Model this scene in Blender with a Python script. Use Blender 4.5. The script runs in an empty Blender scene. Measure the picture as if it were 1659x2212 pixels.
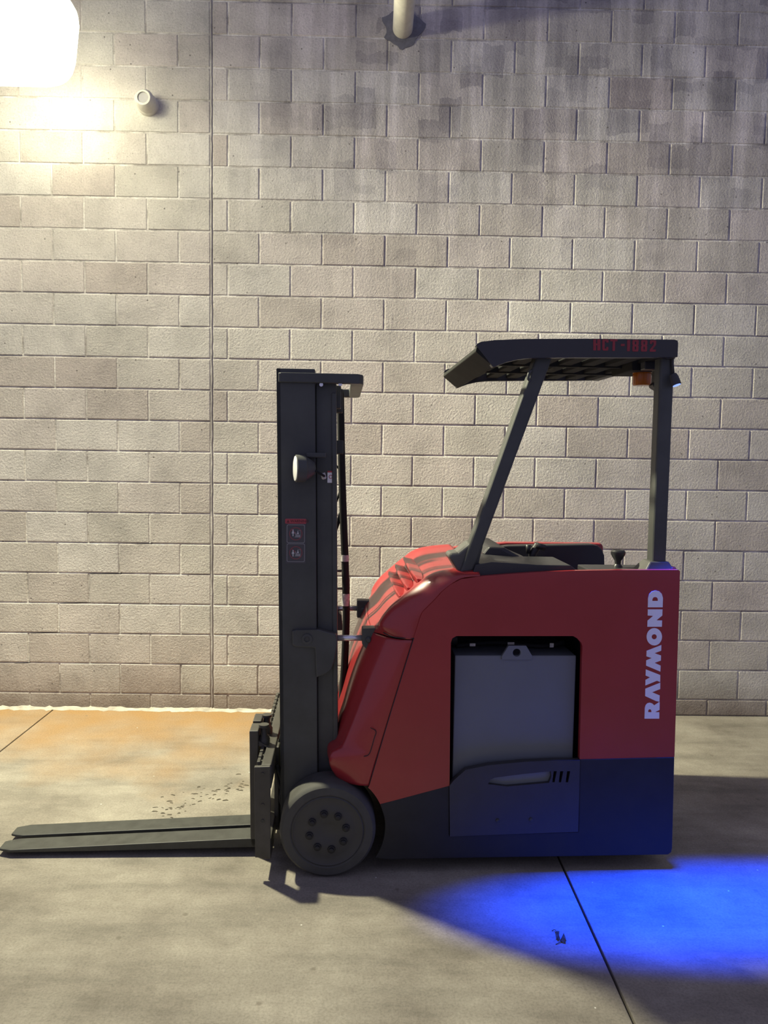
import bpy, bmesh, math, random
from mathutils import Vector, Matrix
from mathutils.geometry import tessellate_polygon
random.seed(7)
sc = bpy.context.scene
col = sc.collection

# ------------------------------------------------------------------ camera
W_PX, H_PX, F_PX = 1659.0, 2212.0, 1661.0
CAM = Vector((0.0, -5.094, 1.734))
PIT, YAW, ROL = math.radians(4.1988), math.radians(0.7102), math.radians(0.8592)
_f = Vector((math.sin(YAW) * math.cos(PIT), math.cos(YAW) * math.cos(PIT), -math.sin(PIT)))
_r0 = Vector((math.cos(YAW), -math.sin(YAW), 0))
_u0 = _r0.cross(_f)
CR = math.cos(ROL) * _r0 + math.sin(ROL) * _u0
CU = -math.sin(ROL) * _r0 + math.cos(ROL) * _u0
CF = _f
cam_d = bpy.data.cameras.new('camera')
cam = bpy.data.objects.new('camera', cam_d)
col.objects.link(cam)
cam.matrix_world = Matrix(((CR.x, CU.x, -CF.x, CAM.x), (CR.y, CU.y, -CF.y, CAM.y), (CR.z, CU.z, -CF.z, CAM.z), (0, 0, 0, 1)))
cam_d.sensor_fit = 'HORIZONTAL'
cam_d.sensor_width = 36.0
cam_d.lens = 36.0 * F_PX / W_PX
cam_d.clip_end = 200
sc.camera = cam

# ------------------------------------------------------------------ world, exposure
world = bpy.data.worlds.new('dusk_sky')
sc.world = world
world.use_nodes = True
bg = world.node_tree.nodes['Background']
bg.inputs[0].default_value = (0.54, 0.545, 0.88, 1)
bg.inputs[1].default_value = 0.42
sc.view_settings.view_transform = 'Standard'
sc.view_settings.look = 'None'
sc.view_settings.gamma = 1.0
sc.view_settings.use_curve_mapping = False
sc.view_settings.exposure = 0.0
LAMP_COL = (1.0, 0.95, 0.67)
LAMP_W = 2050.0
LSIGN = 1.0
GLASS_E = 4.0
BLUE_W = 2000.0

# ------------------------------------------------------------------ measuring: a photo pixel on a known plane
def ray(px, py):
    return CF + CR * ((px - W_PX / 2) / F_PX) - CU * ((py - H_PX / 2) / F_PX)
def on_plane_y(px, py, Y):
    d = ray(px, py); return CAM + d * ((Y - CAM.y) / d.y)
def on_plane_z(px, py, Z=0.0):
    d = ray(px, py); return CAM + d * ((Z - CAM.z) / d.z)
def to_px(P):
    d = Vector(P) - CAM; zc = d.dot(CF)
    return (W_PX / 2 + F_PX * d.dot(CR) / zc, H_PX / 2 - F_PX * d.dot(CU) / zc)
TA = math.radians(2.4)
TORG = Vector((-0.15, -2.02, 0.0))
TX = Vector((math.cos(TA), math.sin(TA), 0)); TY = Vector((-math.sin(TA), math.cos(TA), 0))
def L(px, py, y):
    """truck-frame (x, z) of a photo pixel lying on the truck's vertical plane at depth y"""
    d = ray(px, py); o = CAM - TORG
    P = o + d * ((y - o.dot(TY)) / d.dot(TY))
    return (P.dot(TX), P.z)
def LL(pts, y): return [L(a, b, y) for a, b in pts]

# ------------------------------------------------------------------ materials
def new_mat(name):
    m = bpy.data.materials.new(name); m.use_nodes = True
    nt = m.node_tree; return m, nt, nt.nodes['Principled BSDF']
def N(nt, t, **kw):
    n = nt.nodes.new(t)
    for k, v in kw.items():
        if k in n.inputs.keys(): n.inputs[k].default_value = v
        else: setattr(n, k, v)
    return n
def ramp(nt, fac, stops):
    r = nt.nodes.new('ShaderNodeValToRGB')
    e = r.color_ramp.elements
    while len(e) < len(stops): e.new(0.5)
    for el, (p, c) in zip(e, stops):
        el.position = p; el.color = (c[0], c[1], c[2], 1) if not isinstance(c, (int, float)) else (c, c, c, 1)
    nt.links.new(fac, r.inputs[0]); return r.outputs[0]
def mix(nt, fac, a, b, mode='MIX'):
    m = nt.nodes.new('ShaderNodeMix'); m.data_type = 'RGBA'; m.blend_type = mode
    for s, v in ((0, fac), (6, a), (7, b)):
        if hasattr(v, 'is_linked') or hasattr(v, 'links'): nt.links.new(v, m.inputs[s])
        elif s == 0: m.inputs[0].default_value = v
        else: m.inputs[s].default_value = (v[0], v[1], v[2], 1)
    return m.outputs[2]
def math_(nt, op, a, b=None, clamp=False):
    m = nt.nodes.new('ShaderNodeMath'); m.operation = op; m.use_clamp = clamp
    for i, v in enumerate((a, b)):
        if v is None: continue
        if isinstance(v, (int, float)): m.inputs[i].default_value = v
        else: nt.links.new(v, m.inputs[i])
    return m.outputs[0]
def paint(name, c, rough=0.45, metal=0.0, coat=0.0, var=0.12, scale=9.0, bump=0.0, bscale=150.0, spec=0.5):
    m, nt, b = new_mat(name)
    tc = N(nt, 'ShaderNodeTexCoord')
    n = N(nt, 'ShaderNodeTexNoise', Scale=scale, Detail=5.0, Roughness=0.6)
    nt.links.new(tc.outputs['Object'], n.inputs['Vector'])
    lo = tuple(v * (1 - var) for v in c); hi = tuple(min(1, v * (1 + var)) for v in c)
    nt.links.new(ramp(nt, n.outputs[0], [(0.3, lo), (0.7, hi)]), b.inputs['Base Color'])
    nt.links.new(ramp(nt, n.outputs[0], [(0.25, max(0.02, rough - 0.06)), (0.75, min(1, rough + 0.06))]), b.inputs['Roughness'])
    b.inputs['Metallic'].default_value = metal
    b.inputs['Coat Weight'].default_value = coat
    b.inputs['Coat Roughness'].default_value = 0.08
    b.inputs['Specular IOR Level'].default_value = spec
    if bump:
        n2 = N(nt, 'ShaderNodeTexNoise', Scale=bscale, Detail=4.0)
        nt.links.new(tc.outputs['Object'], n2.inputs['Vector'])
        bp = N(nt, 'ShaderNodeBump', Strength=bump, Distance=0.003)
        nt.links.new(n2.outputs[0], bp.inputs['Height']); nt.links.new(bp.outputs[0], b.inputs['Normal'])
    return m
def glow(name, c, e):
    m, nt, b = new_mat(name)
    b.inputs['Base Color'].default_value = (c[0], c[1], c[2], 1)
    b.inputs['Emission Color'].default_value = (c[0], c[1], c[2], 1)
    b.inputs['Emission Strength'].default_value = e
    return m
M = {}
M['red'] = paint('red_paint', (0.34, 0.028, 0.031), 0.33, coat=0.35, var=0.06, scale=3)
M['black'] = paint('black_frame_paint', (0.024, 0.024, 0.025), 0.5, var=0.15, spec=0.3)
M['mast'] = paint('mast_black_paint', (0.062, 0.066, 0.062), 0.48, var=0.2, scale=6)
M['plastic'] = paint('black_plastic', (0.036, 0.036, 0.04), 0.46, var=0.1, bump=0.12, bscale=400)
M['visor'] = paint('black_visor_plastic', (0.022, 0.023, 0.022), 0.75, var=0.1, spec=0.12)
M['pad'] = paint('black_padding', (0.025, 0.025, 0.028), 0.4, var=0.1)
M['gray_boot'] = paint('dark_grey_rubber', (0.09, 0.09, 0.085), 0.55, var=0.1)
M['rubber'] = paint('tire_rubber', (0.062, 0.062, 0.056), 0.75, var=0.2, scale=14, bump=0.2, bscale=60)
M['rim'] = paint('wheel_disc_paint', (0.05, 0.05, 0.048), 0.6, var=0.15)
M['steel'] = paint('worn_fork_steel', (0.040, 0.042, 0.037), 0.55, metal=0.0, var=0.3, scale=18, bump=0.15, bscale=80)
M['carriage'] = paint('carriage_paint', (0.055, 0.052, 0.045), 0.5, var=0.25, scale=12)
M['chrome'] = paint('chrome_rod', (0.85, 0.85, 0.88), 0.22, metal=0.7, var=0.04)
M['battery'] = paint('battery_grey_paint', (0.155, 0.170, 0.190), 0.5, var=0.05, scale=4)
M['inner'] = paint('dark_interior', (0.018, 0.016, 0.018), 0.7, var=0.2)
M['hose'] = paint('hose_rubber', (0.018, 0.018, 0.019), 0.65, var=0.2, spec=0.2)
M['tag'] = paint('pale_tag', (0.5, 0.48, 0.47), 0.6, var=0.25, scale=90)
M['white'] = paint('white_decal', (0.88, 0.87, 0.90), 0.5, var=0.02)
M['decal_red'] = paint('red_stencil', (0.30, 0.035, 0.045), 0.6, var=0.2, scale=40)
M['sign_red'] = paint('warning_red', (0.42, 0.06, 0.075), 0.5, var=0.05)
M['sign_dark'] = paint('warning_dark', (0.075, 0.072, 0.078), 0.5, var=0.05)
M['sign_line'] = paint('warning_grey_line', (0.28, 0.28, 0.29), 0.5, var=0.05)
M['sign_ring'] = paint('warning_ring_red', (0.25, 0.07, 0.075), 0.5, var=0.05)
M['sign_fig'] = paint('warning_figure', (0.55, 0.55, 0.57), 0.5, var=0.05)
M['sign_ink'] = paint('warning_ink', (0.13, 0.02, 0.025), 0.5, var=0.05)
M['lamp_lens'] = paint('white_lamp_lens', (0.85, 0.85, 0.82), 0.25, var=0.03)
M['cream'] = paint('cream_plastic_pipe', (0.62, 0.60, 0.53), 0.5, var=0.08, scale=25)
M['pipe_dark'] = paint('pipe_inside', (0.42, 0.41, 0.41), 0.8, var=0.1)
M['alu'] = paint('light_housing', (0.6, 0.59, 0.55), 0.5, var=0.05)
M['caulk'] = paint('grey_sealant', (0.32, 0.30, 0.29), 0.8, var=0.3, scale=20)
M['patch'] = paint('dark_sealant_patch', (0.16, 0.16, 0.19), 0.85, var=0.2, scale=30, bump=0.4, bscale=60)
M['subbase'] = paint('dark_joint_bottom', (0.05, 0.045, 0.04), 0.9)
M['leaf'] = paint('dry_leaf', (0.07, 0.055, 0.03), 0.8, var=0.4, scale=60)
M['grit'] = paint('dark_grit', (0.10, 0.085, 0.06), 0.9, var=0.4, scale=60)
m, nt, b = new_mat('amber_lens'); M['amber'] = m
b.inputs['Base Color'].default_value = (0.95, 0.28, 0.02, 1); b.inputs['Roughness'].default_value = 0.12
b.inputs['Transmission Weight'].default_value = 0.6
nz = N(nt, 'ShaderNodeTexWave', Scale=60.0); tcx = N(nt, 'ShaderNodeTexCoord')
nt.links.new(tcx.outputs['Object'], nz.inputs['Vector'])
bp = N(nt, 'ShaderNodeBump', Strength=0.3, Distance=0.002)
nt.links.new(nz.outputs[1], bp.inputs['Height']); nt.links.new(bp.outputs[0], b.inputs['Normal'])
m = bpy.data.materials.new('lit_flood_glass'); m.use_nodes = True; M['glass_glow'] = m
nt = m.node_tree; nt.nodes.clear()
_o = N(nt, 'ShaderNodeOutputMaterial'); _a = N(nt, 'ShaderNodeAddShader'); _t = N(nt, 'ShaderNodeBsdfTransparent'); _e = N(nt, 'ShaderNodeEmission', Strength=GLASS_E)
_t.inputs[0].default_value = (0.9, 0.9, 0.9, 1); _e.inputs[0].default_value = (*LAMP_COL, 1)
nt.links.new(_t.outputs[0], _a.inputs[0]); nt.links.new(_e.outputs[0], _a.inputs[1]); nt.links.new(_a.outputs[0], _o.inputs[0])
M['blue_glow'] = glow('lit_blue_lens', (0.25, 0.4, 1.0), 1.2)

def wall_mats():
    out = []
    for kind in ('block', 'mortar'):
        m, nt, b = new_mat('concrete_' + kind)
        geo = N(nt, 'ShaderNodeNewGeometry')
        oi = N(nt, 'ShaderNodeObjectInfo')
        pos = geo.outputs['Position']
        sep = N(nt, 'ShaderNodeSeparateXYZ'); nt.links.new(pos, sep.inputs[0])
        if kind == 'block':
            base = ramp(nt, oi.outputs['Random'], [(0.0, (0.485, 0.435, 0.40)), (0.3, (0.55, 0.525, 0.475)), (0.55, (0.575, 0.525, 0.49)), (0.8, (0.58, 0.555, 0.51)), (1.0, (0.63, 0.60, 0.56))])
        else:
            n0 = N(nt, 'ShaderNodeTexNoise', Scale=6.0, Detail=6.0); nt.links.new(pos, n0.inputs['Vector'])
            base = ramp(nt, n0.outputs[0], [(0.38, (0.40, 0.37, 0.34)), (0.58, (0.74, 0.71, 0.66))])
        # broad mottling
        n1 = N(nt, 'ShaderNodeTexNoise', Scale=2.6, Detail=8.0, Roughness=0.68); nt.links.new(pos, n1.inputs['Vector'])
        c = mix(nt, 1.0, base, ramp(nt, n1.outputs[0], [(0.3, 0.72), (0.5, 0.95), (0.7, 1.12)]), 'MULTIPLY')
        # vertical water streaks, strong high on the wall
        mp = N(nt, 'ShaderNodeMapping'); mp.inputs['Scale'].default_value = (7.0, 1.0, 0.55); nt.links.new(pos, mp.inputs[0])
        n2 = N(nt, 'ShaderNodeTexNoise', Scale=1.0, Detail=5.0, Roughness=0.6); nt.links.new(mp.outputs[0], n2.inputs['Vector'])
        streak = ramp(nt, n2.outputs[0], [(0.36, (0.72, 0.72, 0.76)), (0.5, (0.95, 0.95, 0.98)), (0.62, (1.25, 1.25, 1.32))])
        zone = math_(nt, 'MULTIPLY', math_(nt, 'SUBTRACT', sep.outputs[2], 2.5), 0.7, True)
        zx = math_(nt, 'MULTIPLY', math_(nt, 'ADD', sep.outputs[0], 1.5), 0.7, True)
        zone = math_(nt, 'MULTIPLY', zone, zx)
        c = mix(nt, zone, c, mix(nt, 1.0, c, streak, 'MULTIPLY'))
        # square-ish damp stains clinging to single blocks
        nd = N(nt, 'ShaderNodeTexNoise', Scale=9.0, Detail=3.0); nt.links.new(pos, nd.inputs['Vector'])
        xw = math_(nt, 'ADD', sep.outputs[0], math_(nt, 'MULTIPLY', nd.outputs[0], 0.05))
        zw = math_(nt, 'ADD', sep.outputs[2], math_(nt, 'MULTIPLY', nd.outputs[0], 0.12))
        cb = N(nt, 'ShaderNodeCombineXYZ')
        nt.links.new(math_(nt, 'MULTIPLY', math_(nt, 'SNAP', xw, 0.135), 3.0), cb.inputs[0])
        nt.links.new(math_(nt, 'MULTIPLY', math_(nt, 'SNAP', zw, 0.068), 2.3), cb.inputs[2])
        n5 = N(nt, 'ShaderNodeTexNoise', Scale=1.6, Detail=2.0, Roughness=0.5); nt.links.new(cb.outputs[0], n5.inputs['Vector'])
        damp = ramp(nt, n5.outputs[0], [(0.49, 0.0), (0.60, 0.9)])
        c = mix(nt, math_(nt, 'MULTIPLY', damp, zone), c, mix(nt, 1.0, c, (0.66, 0.66, 0.70), 'MULTIPLY'))
        # dirt splash band at the foot of the wall
        n3 = N(nt, 'ShaderNodeTexNoise', Scale=3.2, Detail=7.0, Roughness=0.7); nt.links.new(pos, n3.inputs['Vector'])
        foot = math_(nt, 'SUBTRACT', 0.42, math_(nt, 'ADD', sep.outputs[2], math_(nt, 'MULTIPLY', n3.outputs[0], 0.35)))
        foot = math_(nt, 'MULTIPLY', foot, 4.0, True)
        c = mix(nt, math_(nt, 'MULTIPLY', foot, 0.75), c, (0.15, 0.115, 0.09))
        # small pores and speckle
        n4 = N(nt, 'ShaderNodeTexNoise', Scale=95.0, Detail=4.0, Roughness=0.7); nt.links.new(pos, n4.inputs['Vector'])
        c = mix(nt, 1.0, c, ramp(nt, n4.outputs[0], [(0.28, 0.6), (0.42, 0.95), (0.7, 1.12)]), 'MULTIPLY')
        v = N(nt, 'ShaderNodeTexVoronoi', Scale=11.0); nt.links.new(pos, v.inputs['Vector'])
        c = mix(nt, ramp(nt, v.outputs['Distance'], [(0.045, 0.7), (0.07, 0.0)]), c, (0.09, 0.08, 0.075))
        nt.links.new(c, b.inputs['Base Color'])
        b.inputs['Roughness'].default_value = 0.92
        b.inputs['Specular IOR Level'].default_value = 0.25
        nb = N(nt, 'ShaderNodeTexNoise', Scale=70.0, Detail=6.0, Roughness=0.65); nt.links.new(pos, nb.inputs['Vector'])
        bp = N(nt, 'ShaderNodeBump', Strength=0.9, Distance=0.007)
        nt.links.new(nb.outputs[0], bp.inputs['Height']); nt.links.new(bp.outputs[0], b.inputs['Normal'])
        out.append(m)
    return out
M['block'], M['mortar'] = wall_mats()

def floor_mat():
    m, nt, b = new_mat('concrete_slab')
    geo = N(nt, 'ShaderNodeNewGeometry'); pos = geo.outputs['Position']
    sep = N(nt, 'ShaderNodeSeparateXYZ'); nt.links.new(pos, sep.inputs[0])
    n1 = N(nt, 'ShaderNodeTexNoise', Scale=2.1, Detail=10.0, Roughness=0.70); nt.links.new(pos, n1.inputs['Vector'])
    c = ramp(nt, n1.outputs[0], [(0.28, (0.16, 0.142, 0.115)), (0.43, (0.235, 0.212, 0.175)), (0.58, (0.30, 0.275, 0.228)), (0.74, (0.39, 0.36, 0.30))])
    mp = N(nt, 'ShaderNodeMapping'); mp.inputs['Scale'].default_value = (1.0, 5.0, 1.0); nt.links.new(pos, mp.inputs[0])
    n2 = N(nt, 'ShaderNodeTexNoise', Scale=1.3, Detail=6.0, Roughness=0.6); nt.links.new(mp.outputs[0], n2.inputs['Vector'])
    c = mix(nt, 1.0, c, ramp(nt, n2.outputs[0], [(0.35, 0.78), (0.52, 1.0), (0.7, 1.12)]), 'MULTIPLY')
    # rust-tan run-off stain along the wall on the left slab
    n3 = N(nt, 'ShaderNodeTexNoise', Scale=2.4, Detail=6.0); nt.links.new(pos, n3.inputs['Vector'])
    s = math_(nt, 'ADD', math_(nt, 'MULTIPLY', sep.outputs[1], 0.72), math_(nt, 'MULTIPLY', n3.outputs[0], 1.5))
    s = math_(nt, 'MULTIPLY', math_(nt, 'ADD', s, 0.08), 1.2, True)
    sx = math_(nt, 'MULTIPLY', math_(nt, 'SUBTRACT', 0.3, sep.outputs[0]), 1.0, True)
    c = mix(nt, math_(nt, 'MULTIPLY', math_(nt, 'MULTIPLY', s, sx), 0.95), c, (0.31, 0.185, 0.075))
    # fine speckle, broom texture
    n4 = N(nt, 'ShaderNodeTexNoise', Scale=110.0, Detail=3.0, Roughness=0.7); nt.links.new(pos, n4.inputs['Vector'])
    c = mix(nt, 1.0, c, ramp(nt, n4.outputs[0], [(0.3, 0.78), (0.5, 1.0), (0.72, 1.16)]), 'MULTIPLY')
    v = N(nt, 'ShaderNodeTexVoronoi', Scale=4.5); nt.links.new(pos, v.inputs['Vector'])
    c = mix(nt, ramp(nt, v.outputs['Distance'], [(0.03, 0.55), (0.06, 0.0)]), c, (0.13, 0.11, 0.085))
    v2 = N(nt, 'ShaderNodeTexVoronoi', Scale=7.0); nt.links.new(pos, v2.inputs['Vector'])
    c = mix(nt, ramp(nt, v2.outputs['Distance'], [(0.018, 0.9), (0.03, 0.0)]), c, (0.75, 0.73, 0.68))
    nt.links.new(c, b.inputs['Base Color'])
    b.inputs['Roughness'].default_value = 0.8
    b.inputs['Specular IOR Level'].default_value = 0.3
    mp2 = N(nt, 'ShaderNodeMapping'); mp2.inputs['Scale'].default_value = (260.0, 22.0, 1.0); nt.links.new(pos, mp2.inputs[0])
    nb = N(nt, 'ShaderNodeTexNoise', Scale=1.0, Detail=4.0, Roughness=0.6); nt.links.new(mp2.outputs[0], nb.inputs['Vector'])
    bp = N(nt, 'ShaderNodeBump', Strength=0.22, Distance=0.003)
    nt.links.new(nb.outputs[0], bp.inputs['Height']); nt.links.new(bp.outputs[0], b.inputs['Normal'])
    return m
M['slab'] = floor_mat()
M['fillet'] = paint('pale_grout_fillet', (0.46, 0.43, 0.36), 0.9, var=0.3, scale=14, bump=0.6, bscale=40)

# ------------------------------------------------------------------ mesh helpers
def link(name, me, mat, parent=None, smooth=False, bevel=0.0, seg=2, label=None):
    o = bpy.data.objects.new(name, me); col.objects.link(o)
    if mat is not None and not me.materials: me.materials.append(M[mat] if isinstance(mat, str) else mat)
    if smooth:
        for p in me.polygons: p.use_smooth = True
    if bevel:
        bv = o.modifiers.new('bevel', 'BEVEL'); bv.width = bevel; bv.segments = seg; bv.limit_method = 'ANGLE'
        bv.angle_limit = math.radians(35)
    if parent is not None: o.parent = parent
    if label: o['label'] = label
    return o
def mesh_of(name, vs, fs):
    me = bpy.data.meshes.new(name); me.from_pydata([tuple(v) for v in vs], [], fs)
    bm = bmesh.new(); bm.from_mesh(me); bmesh.ops.recalc_face_normals(bm, faces=bm.faces); bm.to_mesh(me); bm.free()
    return me
def prism(loops, a0, a1, conv):
    """loops of 2-D points (first the outline, then holes) extruded from a0 to a1; conv(u, v, a) -> 3-D"""
    vs, fs, base = [], [], []
    flat = []
    for lp in loops:
        base.append(len(flat)); flat += list(lp)
    n = len(flat)
    tris = tessellate_polygon([[Vector((p[0], p[1], 0)) for p in lp] for lp in loops])
    vs = [conv(p[0], p[1], a0) for p in flat] + [conv(p[0], p[1], a1) for p in flat]
    for t in tris:
        fs.append(tuple(t)); fs.append(tuple(n + i for i in reversed(t)))
    for lp, b0 in zip(loops, base):
        k = len(lp)
        for i in range(k):
            j = (i + 1) % k
            fs.append((b0 + i, b0 + j, n + b0 + j, n + b0 + i))
    return vs, fs
def plate(name, loops, y0, y1, mat, parent, bevel=0.0, seg=2, smooth=False, label=None):
    if not isinstance(loops[0][0], (list, tuple)): loops = [loops]
    vs, fs = prism(loops, y0, y1, lambda u, v, a: (u, a, v))
    return link(name, mesh_of(name, vs, fs), mat, parent, smooth, bevel, seg, label)
def box(name, x0, x1, y0, y1, z0, z1, mat, parent, bevel=0.004, seg=2, tilt=0.0, label=None):
    vs = [(x + (z * tilt), y, z) for z in (z0, z1) for y in (y0, y1) for x in (x0, x1)]
    fs = [(0, 1, 3, 2), (4, 5, 7, 6), (0, 1, 5, 4), (2, 3, 7, 6), (0, 2, 6, 4), (1, 3, 7, 5)]
    return link(name, mesh_of(name, vs, fs), mat, parent, False, bevel, seg, label)
def catmull(pts, sub):
    out = []
    n = len(pts)
    P = [Vector(p) for p in pts]
    for i in range(n - 1):
        p0 = P[max(i - 1, 0)]; p1 = P[i]; p2 = P[i + 1]; p3 = P[min(i + 2, n - 1)]
        for k in range(sub):
            t = k / sub
            out.append(0.5 * ((2 * p1) + (p2 - p0) * t + (2 * p0 - 5 * p1 + 4 * p2 - p3) * t * t + (3 * p1 - p0 - 3 * p2 + p3) * t ** 3))
    out.append(P[-1]); return out
def tube(name, pts, r, mat, parent, seg=12, smooth_path=0, caps=True, label=None):
    P = [Vector(p) for p in pts]
    if smooth_path: P = catmull(P, smooth_path)
    n = len(P); R = r if isinstance(r, (list, tuple)) else [r] * n
    if len(R) != n: R = [R[0] + (R[-1] - R[0]) * i / (n - 1) for i in range(n)]
    vs, fs = [], []
    t0 = (P[1] - P[0]).normalized()
    ref = Vector((0, 0, 1)) if abs(t0.z) < 0.9 else Vector((1, 0, 0))
    u = t0.cross(ref).normalized()
    for i in range(n):
        t = (P[min(i + 1, n - 1)] - P[max(i - 1, 0)]).normalized()
        u = (u - t * u.dot(t)).normalized(); w = t.cross(u)
        for k in range(seg):
            a = 2 * math.pi * k / seg
            vs.append(P[i] + (u * math.cos(a) + w * math.sin(a)) * R[i])
    for i in range(n - 1):
        for k in range(seg):
            j = (k + 1) % seg
            fs.append((i * seg + k, i * seg + j, (i + 1) * seg + j, (i + 1) * seg + k))
    if caps:
        fs.append(tuple(range(seg))); fs.append(tuple((n - 1) * seg + k for k in range(seg)))
    me = mesh_of(name, vs, fs)
    for p in me.polygons: p.use_smooth = len(p.vertices) == 4
    return link(name, me, mat, parent, label=label)
def lathe(name, prof, org, axis, mat, parent, seg=40, closed=False, smooth=True, label=None):
    """prof: (radius, distance along axis)"""
    ax = Vector(axis).normalized(); org = Vector(org)
    ref = Vector((0, 0, 1)) if abs(ax.z) < 0.9 else Vector((1, 0, 0))
    u = ax.cross(ref).normalized(); w = ax.cross(u)
    vs, fs = [], []
    n = len(prof)
    for r, h in prof:
        for k in range(seg):
            a = 2 * math.pi * k / seg
            vs.append(org + ax * h + (u * math.cos(a) + w * math.sin(a)) * max(r, 1e-5))
    for i in range(n if closed else n - 1):
        i2 = (i + 1) % n
        for k in range(seg):
            j = (k + 1) % seg
            fs.append((i * seg + k, i * seg + j, i2 * seg + j, i2 * seg + k))
    if not closed:
        fs.append(tuple(range(seg))); fs.append(tuple((n - 1) * seg + k for k in range(seg)))
    me = mesh_of(name, vs, fs)
    o = link(name, me, mat, parent, label=label)
    if smooth:
        for p in me.polygons: p.use_smooth = len(p.vertices) == 4
        es = o.modifiers.new('edges', 'EDGE_SPLIT'); es.split_angle = math.radians(38)
    return o
def loft(name, secs, mat, parent, sub_u=5, sub_s=4, solid=0.0, caps=False, label=None):
    """secs: list of sections, each a list of 3-D control points with the same count"""
    rows = [catmull(s, sub_u) for s in secs]
    m_ = len(rows[0])
    cols = [catmull([r[i] for r in rows], sub_s) for i in range(m_)]
    n_ = len(cols[0])
    vs = [cols[i][j] for j in range(n_) for i in range(m_)]
    fs = [(j * m_ + i, j * m_ + i + 1, (j + 1) * m_ + i + 1, (j + 1) * m_ + i) for j in range(n_ - 1) for i in range(m_ - 1)]
    me = mesh_of(name, vs, fs)
    o = link(name, me, mat, parent, True, label=label)
    if solid:
        so = o.modifiers.new('thickness', 'SOLIDIFY'); so.thickness = solid; so.offset = -1
    return o
def empty(name, loc, rz=0.0):
    o = bpy.data.objects.new(name, None); col.objects.link(o); o.location = loc; o.rotation_euler = (0, 0, rz)
    o.empty_display_size = 0.1; return o
def tag(o, label, cat, group=None, kind=None):
    o['label'] = label; o['category'] = cat
    if group: o['group'] = group
    if kind: o['kind'] = kind
def circle(cx, cz, r, n=24, a0=0.0): return [(cx + r * math.cos(a0 + 2 * math.pi * i / n), cz + r * math.sin(a0 + 2 * math.pi * i / n)) for i in range(n)]
def rrect(x0, x1, z0, z1, r, n=5):
    pts = []
    for cx, cz, a in ((x1 - r, z1 - r, 0), (x0 + r, z1 - r, 90), (x0 + r, z0 + r, 180), (x1 - r, z0 + r, 270)):
        for i in range(n + 1):
            t = math.radians(a + 90 * i / n); pts.append((cx + r * math.cos(t), cz + r * math.sin(t)))
    return pts

# ================================================================== the setting: block wall
ROW0, RH, BW = 0.112, 0.2032, 0.4064
JX = -1.077                      # control joint
X0, X1 = -8.0, 9.5
wall = link('wall_back', mesh_of('wall_back', [(x, y, z) for z in (-0.05, 5.6) for y in (0.0042, 0.2) for x in (X0, X1)],
            [(0, 1, 3, 2), (4, 5, 7, 6), (0, 1, 5, 4), (2, 3, 7, 6), (0, 2, 6, 4), (1, 3, 7, 5)]), 'mortar')
wall['kind'] = 'structure'; wall['label'] = 'grey concrete block wall with recessed joints and water stains'
def block_geom(x0, x1, z0, z1, j):
    """one block: chamfered front, slightly worn corners; local coordinates about its centre"""
    hx, hz = (x1 - x0) / 2 - 0.0045, (z1 - z0) / 2 - 0.0042
    c = 0.0035
    rnd = random.Random(j)
    vs = []
    for (sx, sz) in ((-1, -1), (1, -1), (1, 1), (-1, 1)):
        vs.append((sx * (hx - c - rnd.random() * 0.002), -0.0005 * rnd.random(), sz * (hz - c - rnd.random() * 0.002)))
    for (sx, sz) in ((-1, -1), (1, -1), (1, 1), (-1, 1)):
        vs.append((sx * hx, 0.0035, sz * (hz - rnd.random() * 0.0015)))
    for (sx, sz) in ((-1, -1), (1, -1), (1, 1), (-1, 1)):
        vs.append((sx * hx, 0.03, sz * hz))
    fs = [(0, 1, 2, 3), (8, 11, 10, 9)]
    for a in (0, 4):
        for i in range(4):
            k = (i + 1) % 4
            fs.append((a + i, a + 4 + i, a + 4 + k, a + k))
    return vs, fs
cells = []
for n in range(-1, 27):
    z0 = ROW0 + n * RH; z1 = z0 + RH
    if n == -1: z0 = 0.0
    odd = n % 2
    xs = []
    x = JX - 0.006 - (BW if odd else BW / 2)
    left = [JX - 0.006]
    while x > X0: left.append(x); x -= BW
    right = [JX + 0.006]
    x = JX + 0.004 + (0.25 if odd else 0.75) * BW
    while x < X1: right.append(x); x += BW
    for a, b2 in zip(left[1:], left[:-1]): cells.append((a, b2, z0, z1, n))
    for a, b2 in zip(right[:-1], right[1:]): cells.append((a, b2, z0, z1, n))
def visible(c):
    x, z = (c[0] + c[1]) / 2, (c[2] + c[3]) / 2
    hit = False
    for xx in (c[0] + 0.03, x, c[1] - 0.03):
        for zz in (c[2] + 0.02, c[3] - 0.02):
            px, py = to_px((xx, 0, zz))
            if 0 < px < W_PX and 0 < py < H_PX: hit = True
    if not hit: return False
    covered = 0
    for xx in (c[0], x, c[1]):
        for zz in (c[2], c[3]):
            px, py = to_px((xx, 0, zz))
            if 985 < px < 1452 and py > 1250: covered += 1
            elif 830 < px <= 985 and py > 1390 - (px - 830) * 0.9: covered += 1
    return covered < 6
cache = {}
rest_v, rest_f = [], []
n_blocks = 0
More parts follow.
